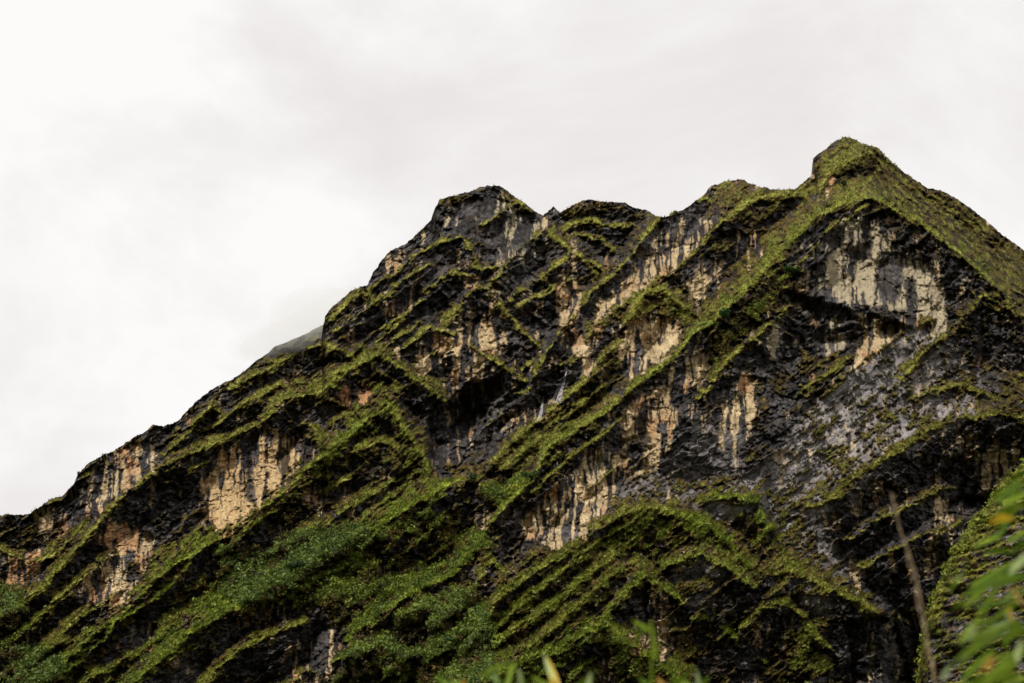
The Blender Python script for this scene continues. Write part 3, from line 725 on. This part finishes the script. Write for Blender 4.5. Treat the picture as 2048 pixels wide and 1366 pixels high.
# tufts of grass hanging over the ledges: tapering blades
idx = pick(wfull*vegm*(.25+green)*(1-.6*shr)*(1-.9*strip), 62000)
n = len(idx)
def blades(idx, nb, l0, l1, wd):
    n = len(idx); b = flatP[idx]
    vs_ = []; 
    for k in range(nb):
        L = (l0+(l1-l0)*rng.random(n))
        a = rng.random(n)*2*np.pi
        d = np.stack([.75*np.cos(a), -.35-.5*rng.random(n), .35+.8*rng.random(n)-.7*(rng.random(n) < .3)], -1)
        d /= np.linalg.norm(d, axis=1, keepdims=True)
        s_ = np.stack([np.cos(a+1.3), np.sin(a+1.3)*.4, .3*np.sin(a)], -1)
        base = b + rng.normal(0, .35, (n, 3)) + np.array([0, .25, 0])
        vs_.append(np.stack([base-s_*wd, base+s_*wd, base+d*L[:, None]], 1))
    v = np.stack(vs_, 1).reshape(-1, 3)
    c = flatC[idx]*(.7+.9*rng.random((n, 1)))
    c = np.repeat(c[:, None], nb*3, 1).reshape(-1, 3)
    f = np.arange(len(v)).reshape(-1, 3)
    return v, f, c
v, f, c = blades(idx, 4, 1.0, 2.6, .26)
gr_o = mesh_np('grass', v, f, np.clip(c, .006, .3), M_leaf, False)
tag(gr_o, kind='stuff', label='tufts of grass hanging over the mountain ledges', category='grass')

def bush_arrays(P, rad, colr, nq, flat=.75):
    n = len(P)
    d = rng.normal(size=(n, nq, 3)); d /= np.linalg.norm(d, axis=2, keepdims=True)
    rr_ = rad[:, None, None]*(.55+.5*rng.random((n, nq, 1)))
    ctr = P[:, None]+d*rr_*np.array([1, 1, flat])
    nrm = d+rng.normal(0, .45, (n, nq, 3)); nrm /= np.linalg.norm(nrm, axis=2, keepdims=True)
    t1 = np.cross(nrm, rng.normal(size=(n, nq, 3))); t1 /= np.linalg.norm(t1, axis=2, keepdims=True)
    t2 = np.cross(nrm, t1)
    s = rad[:, None, None]*(.22+.28*rng.random((n, nq, 1)))
    q = np.stack([ctr-t1*s, ctr-t2*s*.55, ctr+t1*s, ctr+t2*s*.55], 2).reshape(-1, 3)
    cc_ = colr[:, None]*(.70+.65*rng.random((n, nq, 1)))
    cc_ = np.repeat(cc_[:, :, None], 4, 2).reshape(-1, 3)
    return q, np.arange(len(q)).reshape(-1, 4), cc_
idx = pick(wfull*(shr*1.0+.10*leaf*green+.018*green)*vegm, 15000)
P = flatP[idx].copy(); rad = .8+2.6*rng.random(len(idx))**3; P[:, 1] -= rad*.3; P[:, 2] += rad*.3
q, f, c = bush_arrays(P, rad, np.clip(flatC[idx]*np.array([1.0, 1.05, .95]), .01, .2), 15)
nb_ = nearP[3:].reshape(-1, 3)
sel = rng.integers(0, len(nb_), 7000)
sel = sel[(vn(nb_[sel, 0]/5, nb_[sel, 2]/3, 3) > -.1)]
near_bush = (nb_[sel]+np.array([0, -.3, .1]), .25+.7*rng.random(len(sel))**2, np.clip(np.array([.10, .125, .014])*(.5+.9*rng.random((len(sel), 1))), .01, .3))
ei = rng.integers(0, nearP.shape[1], 900); er = rng.integers(0, 26, 900)
ep = nearP[er, ei]; er_ = .4+1.7*rng.random(900)**3
near_bush = (np.concatenate([near_bush[0], ep]), np.concatenate([near_bush[1], er_]), np.concatenate([near_bush[2], np.clip(np.array([.13, .15, .016])*(.4+rng.random((900, 1))), .01, .3)]))
q, f, c = bush_arrays(*near_bush, 16)
nb_o = mesh_np('moss_cushions', q, f, c, M_leaf, False)
tag(nb_o, kind='stuff', label='mossy cushions of grass on the nearer hillside', category='grass')
q, f, c = bush_arrays(P, rad, np.clip(flatC[idx]*np.array([1.0, 1.05, .95]), .01, .2), 15)
b_o = mesh_np('shrub_cover', q, f, c, M_leaf, False)
tag(b_o, kind='stuff', label='low green shrubs carpeting the lower slopes', category='shrubs')

# single shrubs one can point at
SHRUBS = [((158,950),1.9,(.02,.03,.008),'small dark shrub standing out on the left skyline'),
 ((277,877),2.2,(.02,.03,.008),'low dark shrub on the left skyline above the streaked cliff'),
 ((1447,634),6.5,(.03,.07,.010),'large deep green bush on the main ridge below its bend'),
 ((1418,660),5.5,(.03,.07,.010),'lower left neighbour of the large deep green bush on the main ridge'),
 ((1582,548),6.0,(.03,.06,.010),'bushy clump where the main ridge passes the pale rock face'),
 ((1690,372),4.0,(.025,.045,.01),'round dark shrub on the grass below the right-hand summit'),
 ((590,1142),6.0,(.025,.05,.012),'dark bush on the green crest right of the blue-green shrub slope'),
 ((764,1136),5.0,(.02,.045,.01),'dark bush just above the small cream stone pillar'),
 ((905,1290),4.5,(.04,.07,.015),'yellow green bush beside the small white rock near the bottom'),
 ((1062,958),4.5,(.03,.06,.012),'bush on the grassy saddle at the foot of the main ridge'),
 ((948,958),3.6,(.025,.05,.01),'little bush at the peak of the green ridge in the middle')]
for k, ((u_, v_), r_, c_, lb) in enumerate(SHRUBS):
    p, _ = surf(u_, v_); r_ = r_*1.0
    e = bpy.data.objects.new('shrub', None); link(e); e.location = p; e['label'] = lb; e['category'] = 'shrub'
    m_ = 5; lobes = np.array([[0, -.2*r_, .55*r_]])+rng.normal(0, .38*r_, (m_, 3))*np.array([1, .7, .45])
    q, f, c = bush_arrays(lobes, np.full(m_, r_*.55), np.tile(np.array(c_)[None], (m_, 1)), 70)
    mesh_np('foliage', q, f, c, M_leaf, False, e)
    a = np.arange(6)*math.pi/3
    ring = lambda R_, z: np.stack([R_*np.cos(a), R_*np.sin(a), np.full(6, z)], -1)
    tv = np.concatenate([ring(.13*r_*.6, -.5), ring(.09*r_*.6, .25*r_), ring(.03*r_, .7*r_)])
    tf = np.array([[j+6*l, (j+1) % 6+6*l, (j+1) % 6+6*(l+1), j+6*(l+1)] for l in range(2) for j in range(6)])
    mesh_np('trunk', tv, tf, None, M_bark, True, e)

# ------------------------------------------------------------------ waterfalls
M_water, t_, b_ = new_mat('falling_water', .5)
b_.inputs['Base Color'].default_value = (.62, .59, .62, 1)
tcn = t_.nodes.new('ShaderNodeTexCoord'); mpn = t_.nodes.new('ShaderNodeMapping'); mpn.inputs['Scale'].default_value = (.5, .5, .05)
t_.links.new(tcn.outputs['Object'], mpn.inputs['Vector'])
nn = t_.nodes.new('ShaderNodeTexNoise'); nn.inputs['Scale'].default_value = 1.2; nn.inputs['Detail'].default_value = 5
t_.links.new(mpn.outputs[0], nn.inputs['Vector'])
mr_ = t_.nodes.new('ShaderNodeMapRange'); mr_.inputs['From Min'].default_value = .30; mr_.inputs['From Max'].default_value = .70
mr_.inputs['To Min'].default_value = .0; mr_.inputs['To Max'].default_value = .62
t_.links.new(nn.outputs['Fac'], mr_.inputs['Value']); t_.links.new(mr_.outputs[0], b_.inputs['Alpha'])
def waterfall(path, label, strands):
    p0, _ = surf(path[0][0], path[0][1])
    e = bpy.data.objects.new('waterfall', None); link(e); e.location = p0; e['label'] = label; e['category'] = 'waterfall'
    pu = [p[0] for p in path]; pv = [p[1] for p in path]; pw = [p[2] for p in path]
    tt = np.linspace(0, 1, 40); tv = np.linspace(0, 1, len(path))
    for s in range(strands):
        off = (s+.5)/strands*2-1
        cu = np.interp(tt, tv, pu)+off*np.interp(tt, tv, pw)*.42+.5*vn(tt*6, tt*0+s*3.1, 4); cv = np.interp(tt, tv, pv)
        yy = np.array([surf(a, b)[0][1] for a, b in zip(cu, cv)])
        yy = np.minimum.accumulate(yy) if False else np.convolve(np.pad(yy, 4, 'edge'), np.ones(9)/9, 'valid')
        yy = np.minimum(yy, np.array([surf(a, b)[0][1] for a, b in zip(cu, cv)]))-1.2
        hw = np.interp(tt, tv, pw)*.34/strands*2+.5
        ringv = []
        for k in range(5):
            a = (k/4-.5)*2
            pt = place(cu+a*hw*.5, cv, yy-.6*(1-a*a)*hw*.3)
            ringv.append(pt)
        G = np.stack(ringv, 1)-p0
        mesh_np('water_strand', G.reshape(-1, 3), grid_faces(40, 5), None, M_water, True, e)
waterfall([(1133,742,2),(1130,756,4),(1126,772,7),(1121,788,11),(1116,806,13)], 'white waterfall fanning out over dark rock above the grassy ridge', 4)
waterfall([(1087,790,1.5),(1086,804,3),(1083,820,7),(1078,842,11)], 'fainter lower waterfall left of the white one', 3)

# ------------------------------------------------------------------ mist over the far ridge
def mist():
    import bmesh
    bm = bmesh.new(); bmesh.ops.create_icosphere(bm, subdivisions=4, radius=1)
    c0 = farP[20, 100]; 
    for v_ in bm.verts:
        n_ = 1+.22*math.sin(v_.co.x*5+v_.co.z*3)+.12*math.sin(v_.co.z*9+v_.co.y*4)
        v_.co = Vector((v_.co.x*75*n_, v_.co.y*45*n_, v_.co.z*26*n_))
    for v_ in bm.verts:
        a = R(-24); x, z = v_.co.x, v_.co.z
        v_.co.x = x*math.cos(a)+z*math.sin(a); v_.co.z = -x*math.sin(a)+z*math.cos(a)
    me = bpy.data.meshes.new('mist'); bm.to_mesh(me); bm.free()
    o = link(bpy.data.objects.new('mist', me))
    c1_ = farP[0, 118]
    o.location = (c1_[0]+6, c1_[1]-30, c1_[2]+2)
    m = bpy.data.materials.new('mist'); m.use_nodes = True; t = m.node_tree; t.nodes.clear()
    oo = t.nodes.new('ShaderNodeOutputMaterial'); pv_ = t.nodes.new('ShaderNodeVolumePrincipled')
    pv_.inputs['Color'].default_value = (.95, .94, .92, 1); pv_.inputs['Density'].default_value = .009; pv_.inputs['Anisotropy'].default_value = .2
    t.links.new(pv_.outputs[0], oo.inputs['Volume']); me.materials.append(m)
    tag(o, kind='stuff', label='thin patch of mist drifting over the far ridge', category='mist')
mist()

# ------------------------------------------------------------------ plants close to the camera
def W3(u, v, d): return Vector([float(x) for x in place(np.float64(u), np.float64(v), d)])
def leaf_obj(parent, p0, p1, width, colr, droop=.15, name='leaf', fold=.25):
    """lance-shaped blade from p0 to p1 with a folded midrib"""
    d = p1-p0; L = d.length
    side = d.cross(Vector((0, 0, 1)));
    if side.length < 1e-4: side = Vector((1, 0, 0))
    side.normalize(); ax = (d.normalized().cross(Vector((0, 1, .2)))+Vector((random.uniform(-.3, .3), random.uniform(-.6, .6), random.uniform(-.3, .3)))).normalized()
    nrm = ax.cross(d).normalized()
    n_ = 9; vs_ = []; cs_ = []
    for i in range(n_+1):
        s = i/n_
        w = width*(math.sin(math.pi*min(1, s*.92+.08))**.75)*(1-.25*s)*.5
        c_ = p0+d*s+nrm*(4*droop*L*s*(1-s))
        vs_ += [c_-ax*w+nrm*w*fold, c_, c_+ax*w+nrm*w*fold]
        k = random.uniform(.85, 1.15)
        cs_ += [[x*k for x in colr], [x*.7 for x in colr], [x*k for x in colr]]
    fs = [[3*i+a, 3*i+a+1, 3*i+a+4, 3*i+a+3] for i in range(n_) for a in (0, 1)]
    v0 = np.array([list(x-parent.location) for x in vs_])
    return mesh_np(name, v0, np.array(fs), np.array(cs_), M_blade, True, parent)
def stem_obj(parent, pts, r0, r1, colr, name='stem', seg=6, knots=0):
    pts = [Vector(p) for p in pts]
    fine = []
    for i in range(len(pts)-1):
        a = pts[max(0, i-1)]; b = pts[i]; c_ = pts[i+1]; d = pts[min(len(pts)-1, i+2)]
        for k in range(5):
            s = k/5
            fine.append(.5*((2*b)+(c_-a)*s+(2*a-5*b+4*c_-d)*s*s+(3*b-3*c_+d-a)*s**3))
    fine.append(pts[-1]); n_ = len(fine); vs_ = []
    for i, p in enumerate(fine):
        tdir = (fine[min(n_-1, i+1)]-fine[max(0, i-1)]).normalized()
        s1 = tdir.cross(Vector((0, 1, .1))).normalized(); s2 = tdir.cross(s1)
        r = r0+(r1-r0)*i/(n_-1)
        if knots and i % knots == 0: r *= 1.5
        for k in range(seg):
            a = 2*math.pi*k/seg; vs_.append(p+s1*r*math.cos(a)+s2*r*math.sin(a))
    fs = [[i*seg+k, i*seg+(k+1) % seg, (i+1)*seg+(k+1) % seg, (i+1)*seg+k] for i in range(n_-1) for k in range(seg)]
    v0 = np.array([list(x-parent.location) for x in vs_])
    return mesh_np(name, v0, np.array(fs), np.tile(np.array(colr)[None], (len(v0), 1)), M_blade, True, parent)
def plant(name, root, label, cat):
    e = bpy.data.objects.new(name, None); link(e); e.location = root; e['label'] = label; e['category'] = cat
    return e
random.seed(5)
GREENS = [(.13, .22, .010), (.19, .29, .015), (.09, .16, .008), (.24, .34, .03), (.13, .20, .012)]
# leafy canes arching in from the right
def cane(top_uvd, root_off, label, leaves, cat='plant'):
    tipp = W3(*top_uvd[-1])
    root = Vector((W3(*top_uvd[0]).x+root_off, W3(*top_uvd[0]).y, 0))
    e = plant('leafy_cane', root, label, cat)
    pts = [root, root+Vector((-.02, 0, .9)), root+Vector((-.05, 0, 1.7))]+[W3(*q) for q in top_uvd]
    stem_obj(e, pts, .006, .0015, (.10, .16, .03), 'stem', 6, 5)
    for (u0, v0, u1, v1, w, c_) in leaves:
        d = top_uvd[-1][2]+random.uniform(-.25, .25)-(.55 if c_ else 0)
        leaf_obj(e, W3(u0, v0, d), W3(u1, v1, d+random.uniform(-.05, .05)), w*.0006, c_ or random.choice(GREENS), random.uniform(.03, .12))
    return e
YEL = (.75, .50, .03); ORG = (.42, .24, .04); PAL = (.45, .55, .22)
cane([(2140,1300,2.5),(2100,1000,2.5),(2040,985,2.5)], .10, 'blurred cane at the right edge holding an orange yellow leaf', [
 (2026,1036,1976,1048,24,YEL),(2046,960,1985,1010,20,None),(2050,985,2000,1010,18,None),(2036,1010,1992,1088,16,None),(2052,1010,1990,1030,22,None),
 (2060,940,2010,975,14,None),(2056,1060,2010,1085,14,None)])
cane([(2160,1330,2.35),(2110,1150,2.35),(2060,1130,2.35)], .12, 'blurred cane with long bright green leaves in the middle of the right edge', [
 (2020,1130,1920,1200,22,None),(2050,1120,1935,1175,26,None),(2005,1150,1925,1222,20,None),(2052,1150,1960,1170,26,None),(2000,1165,1965,1240,16,None),
 (2060,1105,2015,1150,18,PAL),(2060,1180,2010,1195,18,None),(2044,1130,1990,1150,24,None),(1925,1150,1895,1188,10,None),(2048,1210,2024,1168,8,ORG),(2018,1216,2034,1250,18,YEL),
 (2016,1225,2010,1255,9,PAL),(1928,1150,1912,1168,12,PAL),(2052,1080,2020,1112,16,None)])
cane([(2170,1400,2.2),(2110,1290,2.2),(2040,1250,2.2)], .12, 'lowest blurred cane at the lower right corner with a brown tipped leaf', [
 (2000,1270,1905,1330,20,None),(2040,1240,1960,1300,22,None),(2052,1260,2000,1280,20,None),(1990,1300,1920,1366,20,None),(2030,1330,1950,1380,26,None),(2052,1300,1985,1340,26,None),
 (2050,1355,1990,1385,28,None),(2046,1280,2036,1330,14,PAL),(1990,1315,1966,1342,12,ORG),(1962,1290,1918,1345,16,None),(1905,1330,1892,1366,12,PAL),(1960,1235,1920,1290,14,None),
 (2050,1385,1960,1390,30,None),(1985,1240,1938,1262,12,None),(1946,1252,1938,1282,10,PAL),(1975,1350,1930,1385,22,None)])
def scatter_leaves(n_, c0, c1, r_):
    o = []
    for _ in range(n_):
        u0 = random.uniform(*c0); v0 = random.uniform(*c1); a = random.uniform(2.2, 3.1); L = random.uniform(35, 85)
        o.append((u0, v0, u0+L*math.cos(a)*r_, v0+L*math.sin(a), random.uniform(10, 20), None))
    return o
cane([(2190,1400,2.45),(2130,1240,2.45),(2030,1180,2.45)], .14, 'slender cane with many small green leaves filling the lower right corner', scatter_leaves(20, (1960, 2060), (1180, 1360), 1.0)+scatter_leaves(5, (2000, 2050), (940, 1120), 1.0))
# dry bent stalk
root = Vector((W3(1880,1500,2.6).x, W3(1880,1500,2.6).y, 0))
e = plant('dry_grass_stalk', root, 'blurred dry brown stalk rising in front of the dark cliff at the right', 'stalk')
stem_obj(e, [root, root+Vector((0, 0, 1.3))]+[W3(a, b, 2.6) for a, b in ((1872,1400),(1862,1320),(1850,1250),(1838,1180),(1826,1130),(1812,1090),(1800,1058),(1790,1020),(1782,985))], .0019, .0008, (.30, .22, .13), 'stem', 6, 4)
for k in range(26):
    s = k/25; u_ = np.interp(s, [0, .3, .6, 1], [1868, 1846, 1824, 1786]); v_ = 1366-s*360
    leaf_obj(e, W3(u_, v_, 2.6), W3(u_+random.uniform(-5, 5), v_-random.uniform(10, 22), 2.6+random.uniform(-.01, .01)), .0035, (.36, .27, .16), .02, 'seed_husk')
# shoots peeping up along the bottom
def shoots(us, label, spec):
    root = Vector((W3(us, 1500, 2.4).x, W3(us, 1500, 2.4).y, 0))
    e = plant('leafy_shoot', root, label, 'plant')
    stem_obj(e, [root, root+Vector((.03, 0, .9)), root+Vector((-.02, 0, 1.6)), W3(us, 1420, 2.4)], .006, .002, (.08, .14, .03), 'stem', 6, 5)
    for (u0, v0, u1, v1, w, c_) in spec:
        leaf_obj(e, W3(u0, v0, 2.4), W3(u1, v1, 2.4+random.uniform(-.06, .06)), w*.0006, c_ or random.choice(GREENS), random.uniform(.03, .1))
shoots(960, 'blurred green shoot with pale tips at the bottom left of centre', [
 (930,1400,868,1350,18,None),(960,1400,900,1358,20,None),(1000,1370,975,1325,18,None),(1010,1380,1030,1318,14,None),(960,1350,1025,1318,14,None),(1040,1400,1035,1335,16,PAL),(925,1390,930,1358,12,ORG),(1000,1400,1060,1360,20,None)])
shoots(1110, 'blurred shoot with a yellow blade at the bottom centre', [
 (1118,1400,1092,1312,26,YEL),(1108,1360,1088,1306,13,PAL),(1150,1400,1060,1350,20,None),(1130,1400,1190,1350,20,None),(1180,1400,1182,1342,22,PAL)])
shoots(1300, 'tall blurred shoot reaching up before the streaked rocks at the bottom', [
 (1310,1320,1300,1238,15,None),(1300,1262,1262,1240,14,None),(1290,1262,1262,1290,10,None),(1300,1400,1302,1290,8,None),(1330,1400,1275,1350,20,None),(1350,1400,1310,1352,18,ORG),(1320,1400,1380,1345,20,None)])
shoots(1390, 'short blurred shoot with a grey green tip at the bottom right of centre', [
 (1400,1400,1392,1338,14,PAL),(1420,1400,1340,1355,20,None),(1380,1400,1420,1350,16,None)])
